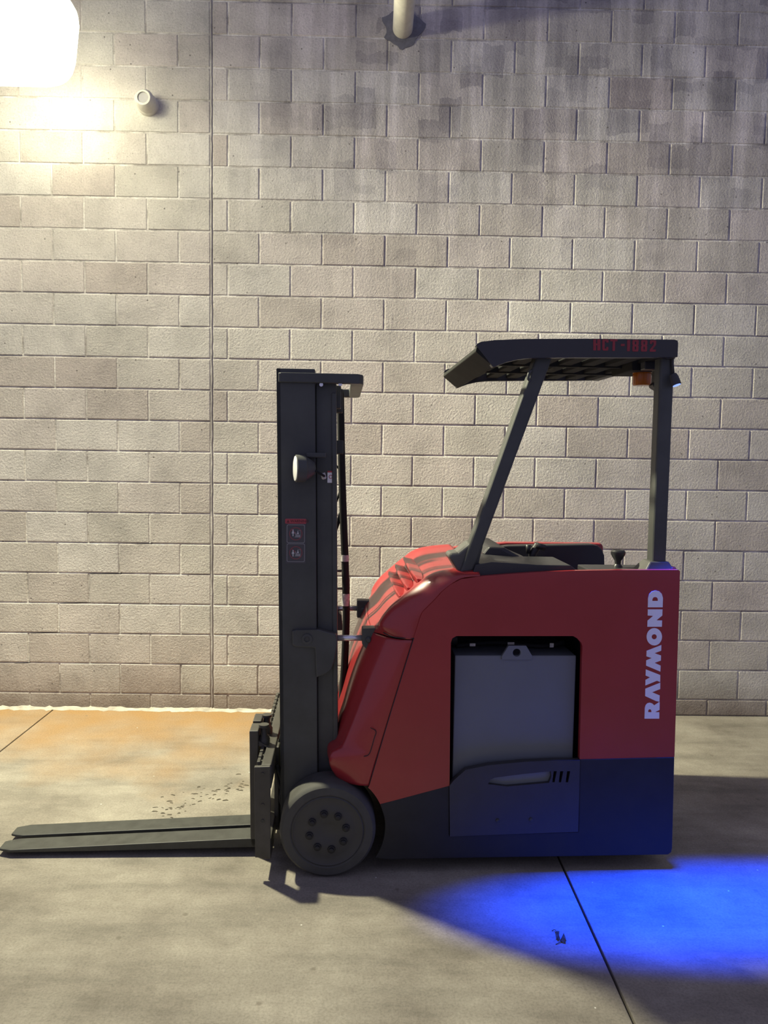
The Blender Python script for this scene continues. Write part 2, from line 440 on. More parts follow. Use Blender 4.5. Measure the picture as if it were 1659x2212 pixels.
for j, c in enumerate(cells):
    x0, x1, z0, z1, n = c
    cx, cz = (x0 + x1) / 2, (z0 + z1) / 2
    if visible(c) and n_blocks < 300:
        key = (round(x1 - x0, 3), round(z1 - z0, 3), j % 6)
        if key not in cache:
            vs, fs = block_geom(x0, x1, z0, z1, j)
            cache[key] = mesh_of('block', vs, fs); cache[key].materials.append(M['block'])
        o = bpy.data.objects.new('block', cache[key]); col.objects.link(o)
        o.location = (cx, random.uniform(-0.0012, 0.0012), cz); o.parent = wall
        n_blocks += 1
    else:
        vs, fs = block_geom(x0, x1, z0, z1, j)
        k = len(rest_v); rest_v += [(v[0] + cx, v[1], v[2] + cz) for v in vs]; rest_f += [tuple(i + k for i in f) for f in fs]
o = link('block_field', mesh_of('block_field', rest_v, rest_f), 'block', wall); o['kind'] = 'stuff'
# sealant bead in the control joint
pts = []
z = 0.0
while z < 5.5:
    pts.append((JX + random.uniform(-0.0025, 0.0025), 0.0035, z)); z += 0.045
tube('sealant_bead', pts, 0.0055, 'caulk', wall, seg=8, label='wavy grey sealant bead in the vertical joint')

ck = [(346, 1111), (328, 1112), (328, 1174), (262, 1177), (262, 1239), (195, 1240), (195, 1301), (130, 1304), (129, 1366), (66, 1368), (65, 1432), (20, 1433)]
ckp = []
for (a, b2), (c2, d2) in zip(ck[:-1], ck[1:]):
    for k in range(4):
        q = on_plane_y(a + (c2 - a) * k / 4 + random.uniform(-.7, .7), b2 + (d2 - b2) * k / 4 + random.uniform(-.7, .7), 0.0); ckp.append((q.x, 0.003, q.z))
tube('step_crack', ckp, 0.0022, 'subbase', wall, 6, label='stepped hairline crack following the joints')
# ================================================================== the setting: floor slabs
fl = link('floor', mesh_of('floor', [(-8, -10, -0.06), (9.7, -10, -0.06), (9.7, 0.2, -0.06), (-8, 0.2, -0.06), (-8, -10, -0.02), (9.7, -10, -0.02), (9.7, 0.2, -0.02), (-8, 0.2, -0.02)],
          [(0, 3, 2, 1), (4, 5, 6, 7), (0, 1, 5, 4), (1, 2, 6, 5), (2, 3, 7, 6), (3, 0, 4, 7)]), 'subbase')
fl['kind'] = 'structure'; fl['label'] = 'broom finished concrete slab floor with saw cut joints'
edges = [-8.06, -5.10, -2.14, 0.823, 3.785, 6.747, 9.709]
for a, b2 in zip(edges[:-1], edges[1:]):
    g = 0.0045
    s = box('slab', a + g, b2 - g, -10.0, 0.0, -0.03, 0.0, 'slab', fl, bevel=0.004, seg=2)
# pale irregular grout fillet along the foot of the wall
vs, fs = [], []
x = -5.0; k = 0
while x < 0.2:
    w = 0.85 * random.uniform(0.022, 0.055) * (1.0 if x < -0.6 else 0.5); h = random.uniform(0.012, 0.026)
    vs += [(x, 0.004, 0.0), (x, 0.004, h), (x + random.uniform(-0.01, 0.01), -w * 0.5, h * 0.35), (x, -w, 0.0005)]
    if k:
        q = len(vs) - 8
        for i in range(3): fs.append((q + i, q + i + 1, q + 5 + i, q + 4 + i))
    k += 1; x += random.uniform(0.02, 0.05)
link('grout_fillet', mesh_of('grout_fillet', vs, fs), 'fillet', fl, label='pale crumbly grout line where slab meets wall')

# ================================================================== things on the wall
# flood light, top left: a long arm carries the head out from the wall
FX, FY, FZ = -2.0, -0.80, 4.02
flood = empty('flood_light', (FX, 0.0, FZ))
tag(flood, 'glaring wall mounted flood light in the top left corner', 'light')
BOXF = [(0, 1, 3, 2), (4, 5, 7, 6), (0, 1, 5, 4), (2, 3, 7, 6), (0, 2, 6, 4), (1, 3, 7, 5)]
def fbox(name, x0, x1, y0, y1, z0, z1, mat, bevel, in_=0.0):
    vs = [(x, y, z) for z in (z0, z1) for y in (y0, y1) for x in (x0, x1)]
    vs = [(v[0] * (1 - in_) if v[2] == z0 else v[0], (v[1] - FY) * (1 - in_) + FY if v[2] == z0 else v[1], v[2]) for v in vs]
    return link(name, mesh_of(name, vs, BOXF), mat, flood, bevel=bevel, seg=4)
fbox('back_plate', -0.09, 0.09, -0.035, -0.004, 0.70, 0.92, 'alu', 0.004)
tube('arm', [(0, -0.034, 0.81), (0, -0.35, 0.80), (0, FY + 0.1, 0.62), (0, FY, 0.26)], 0.024, 'alu', flood, 12, 4)
fbox('housing', -0.27, 0.27, FY - 0.19, FY + 0.19, 0.185, 0.27, 'alu', 0.03)
fbox('glass', -0.36, 0.36, FY - 0.24, FY + 0.24, -0.30, 0.184, 'glass_glow', 0.14, 0.12)  # glass enlarged and rounded so its glow also stands in for lens glare
ld = bpy.data.lights.new('flood_lamp', 'POINT'); ld.shadow_soft_size = 0.09
ld.energy = LAMP_W; ld.color = (1, 1, 1)
ld.use_nodes = True
lnt = ld.node_tree; em = lnt.nodes['Emission']; em.inputs['Color'].default_value = (*LAMP_COL, 1)
# the reflector throws the light down and out; little goes straight back at the wall
lg = N(lnt, 'ShaderNodeNewGeometry'); ls = N(lnt, 'ShaderNodeSeparateXYZ'); lnt.links.new(lg.outputs['Incoming'], ls.inputs[0])
yv = math_(lnt, 'MAXIMUM', math_(lnt, 'MULTIPLY', ls.outputs[1], LSIGN), 0.22)
fy = math_(lnt, 'POWER', math_(lnt, 'DIVIDE', yv, 0.22), -3.2)
fwd_ = math_(lnt, 'MULTIPLY', math_(lnt, 'MULTIPLY', ls.outputs[1], -LSIGN), 1.5, True)   # forward throw
fy = math_(lnt, 'MULTIPLY', fy, math_(lnt, 'SUBTRACT', 1.0, math_(lnt, 'MULTIPLY', fwd_, 0.45)))
back = math_(lnt, 'MULTIPLY', math_(lnt, 'SUBTRACT', yv, 0.80, True), 0.20)
fy = math_(lnt, 'ADD', fy, back)
# and little above the horizontal
up = ramp(lnt, math_(lnt, 'MULTIPLY_ADD', math_(lnt, 'MULTIPLY', ls.outputs[2], LSIGN), 0.5), [(0.0, 0.80), (0.12, 1.0), (0.30, 1.0), (0.50, 0.36), (0.60, 0.12)])
up.node.inputs[0].links[0].from_node.inputs[2].default_value = 0.5
fy = math_(lnt, 'MULTIPLY', fy, up)
lnt.links.new(fy, em.inputs['Strength'])
lo = bpy.data.objects.new('flood_lamp', ld); col.objects.link(lo); lo.parent = flood
lo.location = (0, FY, -0.02)

def pipe(name, px, py, r, ri, ln, label, lip=0.004):
    c = on_plane_y(px, py, 0.0)
    e = empty(name, (c.x, 0, c.z))
    tag(e, label, 'pipe', 'drain pipes through the wall')
    lathe('pipe_wall', [(r, 0.02), (r, -ln + lip * 1.5), (r - lip, -ln), (ri, -ln), (ri, -ln + 0.03), (0.0001, -ln + 0.031)], (0, 0, 0), (0, 1, 0), 'cream', e, 40)
    lathe('bore', [(ri - 0.0005, -ln + 0.025), (ri - 0.0005, -ln + 0.008), (0.0, -ln + 0.008)], (0, 0, 0), (0, 1, 0), 'pipe_dark', e, 32)
    return e, c
e, c = pipe('pipe_stub', 320, 228, 0.060, 0.034, 0.115, 'short cream pipe stub with open end near the flood light', 0.014)
lathe('collar', [(0.060, 0.01), (0.068, 0.005), (0.066, -0.02), (0.0605, -0.03)], (0, 0, 0), (0, 1, 0), 'cream', e, 40)
e, c = pipe('drain_pipe', 870, 62, 0.0635, 0.056, 0.62, 'long cream drain pipe sticking out at the top of the wall')
# torn sealant patch around it
pp = []
for i in range(40):
    a = 2 * math.pi * i / 40
    pp.append((0.125 * math.cos(a) * (1 + 0.16 * math.sin(5 * a + 1) + random.uniform(-.06, .06)), 0.01 + 0.12 * math.sin(a) * (1 + 0.12 * math.cos(4 * a) + random.uniform(-.06, .06))))
plate('sealant_patch', pp, -0.004, 0.004, 'patch', e, label='dark torn sealant patch around the pipe')

# ================================================================== FORKLIFT
T = empty('forklift', TORG, TA)
tag(T, 'red and black stand-up forklift parked side-on before the block wall', 'forklift')
WID = 1.0
def P3(px, py, y):
    x, z = L(px, py, y); return Vector((x, y, z))

# ---- wheels
WC = (-0.024, 0.198); WR = 0.1975
def wheel(y_out, y_in, cx, cz, R, s):
    w_ = y_in - y_out
    t = lathe('wheel', [(0.60 * R, 0.02), (0.735 * R, 0.008), (0.78 * R, 0.0), (0.93 * R, 0.002), (0.985 * R, 0.012), (R, 0.028), (R, abs(w_) - 0.02), (0.95 * R, abs(w_)), (0.5 * R, abs(w_))],
              (cx, y_out, cz), (0, s, 0), 'rubber', T, 64, label='black press-on rubber drive wheel')
    lathe('wheel_disc', [(0.755 * R, 0.018), (0.75 * R, 0.004), (0.725 * R, 0.001), (0.70 * R, 0.004), (0.54 * R, 0.005), (0.50 * R, 0.003), (0.22 * R, 0.003), (0.20 * R, 0.006), (0.0, 0.006)], (cx, y_out, cz), (0, s, 0), 'rim', t, 56)
    for i in range(8):
        a = math.radians(12 + 45 * i)
        lathe('lug_nut', [(0.0165, 0.006), (0.0165, -0.001), (0.0155, -0.004), (0.0105, -0.005), (0.0105, -0.014), (0.006, -0.016), (0, -0.016)], (cx + 0.385 * R * math.cos(a), y_out, cz + 0.385 * R * math.sin(a)), (0, s, 0), 'black', t, 6 if False else 10)
    return t
wheel(-0.035, 0.125, *WC, WR, 1)
wheel(WID + 0.035, WID - 0.125, *WC, WR, -1)
lathe('axle_housing', [(0.07, 0.13), (0.09, 0.2), (0.09, 0.8), (0.07, 0.87)], (WC[0] + 0.02, 0, WC[1]), (0, 1, 0), 'black', T, 24)
st = lathe('steer_wheel', [(0.06, 0.0), (0.125, 0.0), (0.135, 0.01), (0.135, 0.13), (0.125, 0.14), (0.06, 0.14)], (1.13, 0.43, 0.136), (0, 1, 0), 'rubber', T, 40)

# ---- flat near side: red panel with battery opening, black skirt
opening_px = [(971, 1699), (974, 1388), (977, 1379), (986, 1374), (1238, 1374), (1247, 1379), (1256, 1389), (1258, 1396), (1252, 1640)]
op = LL(opening_px, 0)
def arch(a0, a1, n, r=0.236): return [(WC[0] + r * math.cos(math.radians(a0 + (a1 - a0) * i / n)), WC[1] + r * math.sin(math.radians(a0 + (a1 - a0) * i / n))) for i in range(n + 1)]
red_px = [(996, 1251), (1034, 1245.5), (1100, 1240), (1160, 1236), (1240, 1233), (1330, 1231.5), (1465, 1231), (1469, 1234), (1457, 1635), (1252, 1640)]
red = LL(red_px, 0) + list(reversed(op[:-1])) + LL([(821, 1737)], 0) + arch(16, 46, 6) + LL([(797, 1699), (845, 1535), (893, 1380), (900, 1358), (908, 1333), (913, 1322), (940, 1295), (956, 1277), (975, 1262)], 0)
plate('side_panel', red, 0.0, 0.025, 'red', T, bevel=0.006, seg=3, label='flat glossy red side panel with battery opening')
far_red = LL([(996, 1251), (1034, 1245.5), (1160, 1236), (1330, 1231.5), (1465, 1231), (1469, 1234), (1457, 1635), (821, 1737)], 0) + arch(16, 46, 6) + LL([(797, 1699), (845, 1535), (893, 1380), (908, 1333), (940, 1295), (956, 1277)], 0)
plate('side_panel', far_red, WID - 0.025, WID, 'red', T, bevel=0.006, seg=3)
x_r0, z_rb = L(1457, 1635, 0)
skirt = LL([(821, 1737), (971, 1697), (971, 1806), (1249, 1797), (1252, 1640), (1457, 1635), (1452, 1832), (1450, 1841), (1443, 1846)], 0)
zb = skirt[-1][1]
skirt += [(0.30, zb - 0.004), (0.235, zb - 0.006)] + arch(-34, 16, 9)[:-1]
plate('skirt', skirt, -0.002, 0.03, 'black', T, bevel=0.004, label='black lower frame plate with wheel arch')
fskirt = LL([(821, 1737), (971, 1697), (1252, 1640), (1457, 1635), (1452, 1832), (1450, 1841), (1443, 1846)], 0) + [(0.30, zb - 0.004), (0.235, zb - 0.006)] + arch(-34, 16, 9)[:-1]
plate('skirt', fskirt, WID - 0.03, WID + 0.002, 'black', T, bevel=0.004)
# chassis core between the skirts, so the truck is closed below and behind
box('chassis', 0.30, 1.40, 0.03, WID - 0.03, zb + 0.01, zb + 0.06, 'black', T)
box('rear_bumper', 1.385, 1.432, 0.0, WID, zb, 0.48, 'black', T, bevel=0.02, seg=3)
box('rear_panel', 1.385, 1.418, 0.03, 0.26, 0.482, 1.29, 'red', T, bevel=0.012, seg=3)
box('rear_panel', 1.385, 1.418, 0.72, WID - 0.004, 0.482, 1.0, 'red', T, bevel=0.012, seg=3)
box('floor_mat', 1.06, 1.40, 0.12, WID - 0.03, 0.22, 0.26, 'pad', T)
box('bulkhead', 1.05, 1.075, 0.03, WID - 0.03, zb, 1.22, 'inner', T)
box('firewall', 0.40, 0.42, 0.03, WID - 0.03, zb, 1.0, 'inner', T)
box('compartment_roof', 0.40, 1.07, 0.03, WID - 0.03, 1.02, 1.04, 'inner', T)

# ---- battery seen through the opening
bx0, bz1 = L(983, 1416, 0.045); bx1, _ = L(1245, 1414, 0.045)
bt = box('battery', bx0, bx1, 0.045, WID - 0.05, 0.13, bz1, 'battery', T, bevel=0.004, label='grey steel battery case')
plate('lifting_tab', [LL([(1083, 1417), (1098, 1394), (1136, 1394), (1149, 1416), (1149, 1424), (1083, 1424)], 0.043), circle(*L(1115.5, 1409, 0.043), 0.0165, 20)], 0.036, 0.052, 'battery', bt, bevel=0.0015, label='trapezoid lifting tab with round hole')
for a, b2, w_, h_ in ((1021, 1393, 12, 6), (1104, 1390, 14, 5), (1192, 1394, 8, 9)):
    x0, z1_ = L(a - w_ / 2, b2 - h_ / 2, 0.1); x1, z0_ = L(a + w_ / 2, b2 + h_ / 2, 0.1)
    box('cable_label', x0, x1, 0.10, 0.104, z0_, z1_, 'tag', bt, bevel=0)
for a in (0.16, 0.30, 0.44):
    tube('battery_cable', [(bx0 + 0.02, a, bz1 + 0.012), (bx0 + 0.2, a + 0.02, bz1 + 0.022), (bx1 - 0.12, a - 0.01, bz1 + 0.014), (bx1 - 0.02, a, bz1 + 0.03)], 0.010, 'hose', bt, 8, 5)
# ---- battery retainer gate
gate = LL([(971, 1698), (981, 1685), (1006, 1663), (1056, 1653), (1134, 1645.5), (1199, 1643), (1253, 1643), (1249, 1797), (972, 1807)], -0.008)
slot = LL([(1054, 1694), (1060, 1684), (1068, 1680), (1130, 1672), (1190, 1666), (1191, 1678), (1186, 1691), (1140, 1695), (1095, 1699)], -0.008)
gslots = [LL([(1196 + d, 1666), (1203 + d, 1666), (1198 + d, 1690), (1193 + d, 1690)], -0.008) for d in (0, 14, 29)]
gt = plate('battery_gate', [gate, slot] + gslots, -0.008, 0.022, 'plastic', T, bevel=0.005, seg=3, label='black battery retainer gate with hand slot')
plate('added_slot_fill', LL([(1050, 1700), (1050, 1676), (1194, 1662), (1192, 1695)], 0.012), 0.010, 0.020, 'battery', gt)  # added battery-grey plate; lightens the slot, where the battery lies in shade
for a, b2 in ((1075, 1773), (1147, 1771)):
    x, z = L(a, b2, -0.01); lathe('bolt', [(0.008, 0.004), (0.008, -0.003), (0.005, -0.005), (0, -0.005)], (x, -0.009, z), (0, 1, 0), 'steel', gt, 12)

# ---- lower nose cowl, tapering in towards the front
def mirror(sec): return sec + [(p[0], WID - p[1], p[2]) for p in reversed(sec[:-1])]
def xs_(z): return 0.143 + 0.2813 * (z - 0.376)
lev = [(0.375, -0.012, 0.030), (0.42, -0.030, 0.0), (0.46, -0.040, -0.012), (0.495, -0.036, 0.000), (0.512, -0.016, 0.022), (0.53, 0.000, 0.046), (0.60, 0.020, 0.076), (0.65, 0.035, 0.096), (0.742, 0.058, 0.133), (0.834, 0.086, 0.169), (0.93, 0.122, 0.208), (0.984, 0.145, 0.229)]
secs = []
for z, xf, xh in lev:
    s = [(xs_(z), 0.002, z), (xh + 0.62 * (xs_(z) - xh), 0.005, z), (xh, 0.040, z), (xh - 0.42 * (xh - xf), 0.085, z), (xf + 0.006, 0.16, z), (xf, 0.28, z), (xf - 0.003, 0.5, z)]
    secs.append(mirror(s))
loft('nose_cowl', secs, 'red', T, 4, 3, 0.012, label='curved red front cowl above the drive wheel')
# shallow pressed panel outline on the cowl (access cover)
cv = [(800, 1572), (812, 1580), (808, 1596), (798, 1628), (786, 1634)]
tube('cover_groove', [P3(a, b2, 0.0005) for a, b2 in cv], 0.0016, 'inner', T, 6, 4)
# seam between nose cowl and side panel / hood
tube('panel_seam', [P3(a, b2, 0.0) for a, b2 in ((893, 1380), (845, 1535), (797, 1697))], 0.0018, 'inner', T, 6, 4)
# ---- hood: crease at the side, shoulder ridge, sloping top
prof = [(0.147, 0.986), (0.176, 1.03), (0.213, 1.09), (0.262, 1.137), (0.334, 1.197), (0.40, 1.243), (0.485, 1.263), (0.585, 1.272)]
crs = [(0.318, 0.988), (0.330, 1.03), (0.343, 1.078), (0.356, 1.105), (0.402, 1.153), (0.435, 1.190), (0.506, 1.240), (0.585, 1.2495)]
secs = []
for i, ((px_, pz_), (cx_, cz_)) in enumerate(zip(prof, crs)):
    t = i / 7
    if i == 0:
        s = [(cx_, 0.002, cz_), (cx_ - 0.034, 0.005, cz_), (0.230, 0.040, cz_), (0.195, 0.085, cz_), (0.153, 0.16, pz_), (px_, 0.28, pz_), (px_ - 0.003, 0.5, pz_)]
    else:
        m1 = 0.45
        dz = 0.012 if i > 1 else 0.0
        s = [(cx_, 0.002, cz_), (cx_ + (px_ - cx_) * 0.30, 0.010, cz_ + (pz_ - cz_) * 0.38), (cx_ + (px_ - cx_) * 0.72, 0.045, cz_ + (pz_ - cz_) * 0.80),
             (px_ + 0.004 * (1 - t), 0.095, pz_ + 0.003), (px_ + 0.01, 0.16, pz_ - dz * 0.4), (px_ + 0.012, 0.28, pz_ - dz), (px_ + 0.012, 0.5, pz_ - dz * 0.8)]
    secs.append(mirror(s))
hood = loft('hood', secs, 'red', T, 5, 5, 0.010, label='rounded red hood with louvres')
# louvre blades across the hood
for a, b2 in ((863, 1288), (880, 1270), (901, 1251)):
    x, z = L(a, b2, 0.16)
    cross = [(x - 0.002, z - 0.030), (x - 0.020, z + 0.014), (x - 0.016, z + 0.022), (x + 0.035, z + 0.012), (x + 0.040, z - 0.005)]
    vs, fs = [], []
    ys = [0.155, 0.20, 0.30, 0.5, 0.70, 0.80, 0.845]; gr = [0.12, 0.55, 0.9, 1.0, 0.9, 0.55, 0.12]
    bx_, bz_ = x + 0.012, z - 0.012
    for y, g in zip(ys, gr):
        for cx_, cz_ in cross: vs.append((bx_ + (cx_ - bx_) * (0.35 + 0.65 * g), y, bz_ + (cz_ - bz_) * (0.35 + 0.65 * g)))
    k = len(cross)
    for i in range(len(ys) - 1):
        for q in range(k): fs.append((i * k + q, i * k + (q + 1) % k, (i + 1) * k + (q + 1) % k, (i + 1) * k + q))
    fs.append(tuple(range(k))); fs.append(tuple((len(ys) - 1) * k + q for q in range(k)))
    link('louvre', mesh_of('louvre', vs, fs), 'red', hood, bevel=0.002)
# groove between hood and cowl on the near flank
tube('panel_seam', [P3(828, 1366, 0.06), P3(843, 1374, 0.035), P3(865, 1378, 0.012), P3(895, 1379, 0.001)], 0.0022, 'inner', T, 6, 4)

# ---- dash, arm rest, far wall pad
dash = LL([(1018, 1238), (1034, 1246), (1100, 1241), (1246, 1233), (1228, 1219), (1156, 1218), (1129, 1216), (1060, 1212), (1025, 1218)], 0.06)
plate('dash', dash, 0.03, 0.30, 'plastic', T, bevel=0.008, seg=3, label='black dash beside the front post')
hump = LL([(1020, 1240), (1190, 1240), (1150, 1213), (1120, 1200), (1090, 1183), (1075, 1174), (1041, 1171), (1030, 1185)], 0.45)
plate('instrument_hump', hump, 0.28, 0.70, 'plastic', T, bevel=0.014, seg=3, label='sloping black instrument cover')
# far wall: red rim with black padding inside
rim = LL([(935, 1190), (1000, 1180), (1095, 1172), (1298, 1174), (1303, 1179), (1304, 1260), (935, 1260)], WID - 0.06)
plate('far_rim', rim, WID - 0.06, WID - 0.001, 'red', T, bevel=0.005, label='red rim of the far side wall')
pad = LL([(1060, 1236), (1062, 1192), (1075, 1182), (1100, 1179), (1280, 1176), (1292, 1179), (1301, 1187), (1306, 1200), (1307, 1245)], 0.86)
plate('side_pad', pad, 0.86, 0.93, 'pad', T, bevel=0.018, seg=4, label='black rounded side pad')
box('deck', 0.585, 1.06, 0.03, 0.90, 1.19, 1.215, 'plastic', T)
box('rear_deck', 1.06, 1.38, 0.02, 0.24, 1.245, 1.268, 'plastic', T, bevel=0.004)
# control handle
h0 = P3(1148, 1216, 0.36)
ch = lathe('control_handle', [(0.034, 0), (0.03, 0.012), (0.016, 0.016), (0.014, 0.03)], h0, (0, 0, 1), 'pad', T, 20, label='black glossy control handle')
tube('grip', [h0 + Vector((0, 0, 0.02)), h0 + Vector((0.008, 0, 0.05)), h0 + Vector((0.03, 0, 0.085))], [0.017, 0.02], 'pad', ch, 12, 4)
tube('thumb_switch', [h0 + Vector((-0.018, -0.01, 0.045)), h0 + Vector((-0.02, -0.012, 0.085))], [0.009, 0.012], 'pad', ch, 10)
tube('grip_head', [h0 + Vector((0.012, -0.02, 0.085)), h0 + Vector((0.055, -0.02, 0.072))], 0.014, 'pad', ch, 10)
# steering knob
k0 = P3(1334, 1229, 0.16)
lathe('steer_knob', [(0.022, -0.005), (0.02, 0.012), (0.013, 0.022), (0.014, 0.036), (0.024, 0.052), (0.031, 0.066), (0.031, 0.076), (0.024, 0.083), (0.022, 0.083), (0.02, 0.081), (0, 0.081)], k0, (0, 0, 1), 'pad', T, 28, label='black mushroom shaped steering knob')

# ---- overhead guard
rail = [(1028, 746), (1031, 742), (1040, 738), (1070, 734.5), (1130, 732), (1270, 731.5), (1458, 733.5), (1464, 736), (1465, 741), (1464, 771), (1375, 772), (1240, 772), (1147, 773), (1120, 776), (1095, 782), (1065, 793)]
rl = LL(rail, 0)
gd = plate('guard_rail', rl, 0.0, 0.035, 'plastic', T, bevel=0.006, seg=3, label='black overhead guard side rail')
plate('guard_rail', rl, WID - 0.03, WID, 'plastic', T, bevel=0.006, seg=3)
fx0, fz0 = L(1030, 749, 0); fx1, fz1 = L(1066, 792, 0)
plate('guard_visor', [(fx0, fz0), (fx0 + 0.012, fz0 + 0.004), (fx1 + 0.012, fz1 + 0.002), (fx1, fz1), (fx0 - 0.004, fz0 - 0.018)], 0.002, WID - 0.002, 'visor', T, bevel=0.003, label='slanted front visor of the overhead guard')
zt = L(1300, 733, 0)[1]; zl = L(1300, 771, 0)[1]
box('guard_crossbar', 1.335, 1.372, 0.03, WID - 0.03, zl + 0.002, zt - 0.002, 'plastic', T, bevel=0.006, label='rear cross bar of the overhead guard')
for i in range(7):
    x = 0.665 + i * 0.105
    box('guard_slat', x, x + 0.060, 0.032, WID - 0.03, zl + 0.006, zl + 0.055, 'visor', T, bevel=0.004)
for y in (0.36, 0.66):
    box('guard_brace', 0.62, 1.34, y, y + 0.03, zl + 0.000, zl + 0.030, 'visor', T, bevel=0.003)
# stencilled number on the rail
def zpoly(pts, sx, ox, oy, y): return LL([(ox + a / sx, oy + b2 / sx) for a, b2 in pts], y)
S5 = lambda pts: zpoly(pts, 7.541, 1260, 720, -0.0012)
glyphs = [
    [[(163, 97), (208, 97), (208, 165), (228, 165), (228, 97), (278, 97), (278, 278), (228, 278), (228, 195), (208, 195), (208, 278), (163, 278)]],
    [[(325, 97), (400, 97), (412, 112), (412, 150), (374, 150), (374, 130), (350, 130), (350, 248), (374, 248), (374, 222), (408, 222), (408, 265), (395, 282), (325, 282), (310, 262), (310, 112)]],
    [[(440, 97), (560, 97), (556, 130), (520, 130), (515, 286), (475, 286), (480, 130), (440, 130)]],
    [[(612, 172), (675, 172), (672, 208), (612, 208)]],
    [[(716, 106), (766, 106), (757, 291), (712, 291)]],
    [[(812, 106), (893, 106), (905, 122), (902, 185), (890, 198), (902, 212), (898, 280), (885, 297), (808, 297), (798, 280), (800, 212), (812, 198), (800, 185), (800, 122)], [(840, 136), (840, 180), (862, 180), (862, 136)], [(838, 216), (838, 264), (860, 264), (860, 216)]],
    [[(955, 108), (1034, 108), (1046, 124), (1043, 186), (1031, 199), (1043, 213), (1039, 282), (1026, 298), (949, 298), (939, 282), (941, 213), (953, 199), (941, 186), (941, 124)], [(981, 138), (981, 181), (1003, 181), (1003, 138)], [(979, 217), (979, 265), (1001, 265), (1001, 217)]],
    [[(1098, 112), (1175, 112), (1188, 127), (1185, 190), (1130, 264), (1183, 264), (1178, 299), (1082, 299), (1083, 266), (1145, 182), (1145, 146), (1123, 146), (1120, 172), (1085, 172), (1086, 126)]],
]
for g in glyphs:
    plate('stencil_letter', [S5(lp) for lp in g], -0.0014, 0.0005, 'decal_red', gd)

# ---- posts of the guard
ap = [L(1161, 781, 0.06), L(1197, 783, 0.06), L(1022, 1233, 0.06), L(992, 1238, 0.06)]
ap = [(ap[0][0], zl + 0.03), (ap[1][0], zl + 0.03), ap[2], ap[3]]
post = plate('front_post', ap, 0.045, 0.125, 'mast', T, bevel=0.010, seg=3, label='slanted black front post of the guard')
bl = LL([(1024, 1236), (990, 1240), (966, 1200), (966, 1193), (985, 1190), (1012, 1168), (1040, 1172)], 0.12)
plate('post_boot', bl, 0.06, 0.19, 'gray_boot', post, bevel=0.02, seg=4, label='dark grey boot at the foot of the front post')
xa, za = L(1160, 800, 0.04)
tube('coat_hook', [P3(1148, 800, 0.035), P3(1143, 806, 0.03), P3(1141, 818, 0.03), P3(1146, 822, 0.035)], 0.006, 'mast', post, 8, 3)
xl, _ = L(1419, 1000, 0.05); xr, _ = L(1449, 1000, 0.05)
rp = box('rear_post', 1.318, 1.378, 0.05, 0.115, 1.25, zl + 0.03, 'mast', T, bevel=0.010, seg=3, label='upright black rear post of the guard')
vs = []
for (e_, z) in ((0.045, 1.262), (0.012, 1.31)):
    for y in (0.05 - e_ * 0.6, 0.115 + e_): 
        for x in (1.318 - e_, 1.378 + e_ * 0.75): vs.append((x, y, z))
link('post_collar', mesh_of('post_collar', vs, BOXF), 'gray_boot', rp, bevel=0.006, label='tapered grey collar round the rear post')
# deep black header under the rear of the guard, carrying the beacon
plate('guard_header', LL([(1364, 771), (1452, 771), (1452, 801), (1366, 800)], 0.24), 0.24, 0.50, 'visor', T, bevel=0.004)
# beacon
b0 = P3(1386, 833, 0.34)
be = lathe('beacon', [(0.037, 0.0), (0.041, 0.008), (0.041, 0.055), (0.045, 0.058), (0.046, 0.082), (0.0, 0.082)], b0, (0, 0, 1), 'amber', T, 32, label='amber warning beacon hanging under the guard')
lathe('beacon_base', [(0.048, 0.082), (0.050, 0.09), (0.048, 0.115), (0.0, 0.115)], b0, (0, 0, 1), 'plastic', be, 32)
lathe('bulb', [(0.001, 0.03), (0.012, 0.036), (0.014, 0.055), (0.010, 0.082)], b0, (0, 0, 1), 'tag', be, 16)
tube('beacon_cable', [b0 + Vector((-0.03, 0, 0.125)), b0 + Vector((-0.07, 0, 0.12)), b0 + Vector((-0.11, 0.0, 0.145))], 0.004, 'tag', be, 8, 4)
plate('beacon_bracket', LL([(1385, 783), (1440, 783), (1440, 850), (1420, 848), (1404, 838), (1402, 833), (1408, 828), (1410, 800), (1385, 800)], 0.2), 0.16, 0.21, 'plastic', T, bevel=0.004)
# ---- blue safety light on the rear of the guard
q0 = P3(1459, 824, 0.016)
bs = lathe('blue_spotlight', [(0.008, -0.035), (0.015, -0.03), (0.018, -0.015), (0.019, 0.014), (0.017, 0.016)], q0, (0.25, -0.25, -0.9), 'plastic', T, 24, label='small blue safety spotlight behind the rear post')
lathe('lens', [(0.016, 0.013), (0.0155, 0.0175), (0.0, 0.018)], q0, (0.25, -0.25, -0.9), 'blue_glow', bs, 24)
tube('bracket', [q0 + Vector((0, 0.02, 0.02)), q0 + Vector((-0.005, 0.03, 0.09)), q0 + Vector((-0.01, 0.05, 0.15))], 0.006, 'plastic', bs, 8)
sd = bpy.data.lights.new('blue_lamp', 'SPOT'); sd.energy = BLUE_W; sd.color = (0.0, 0.05, 1.0)
sd.spot_size = math.radians(74); sd.spot_blend = 1.0; sd.shadow_soft_size = 0.02
so = bpy.data.objects.new('blue_lamp', sd); col.objects.link(so); so.parent = T
src = q0 + Vector((0.012, -0.017, -0.045))
tw = on_plane_z(1625, 1962, 0.0); tl = tw - TORG; tl = Vector((tl.dot(TX), tl.dot(TY), tl.z))
sz_ = (src - tl).normalized(); sx_ = Vector((1, 0, 0)); sx_ = (sx_ - sz_ * sx_.dot(sz_)).normalized(); sy_ = sz_.cross(sx_)
k_ = 0.28                                                # the lens spreads the beam along the truck
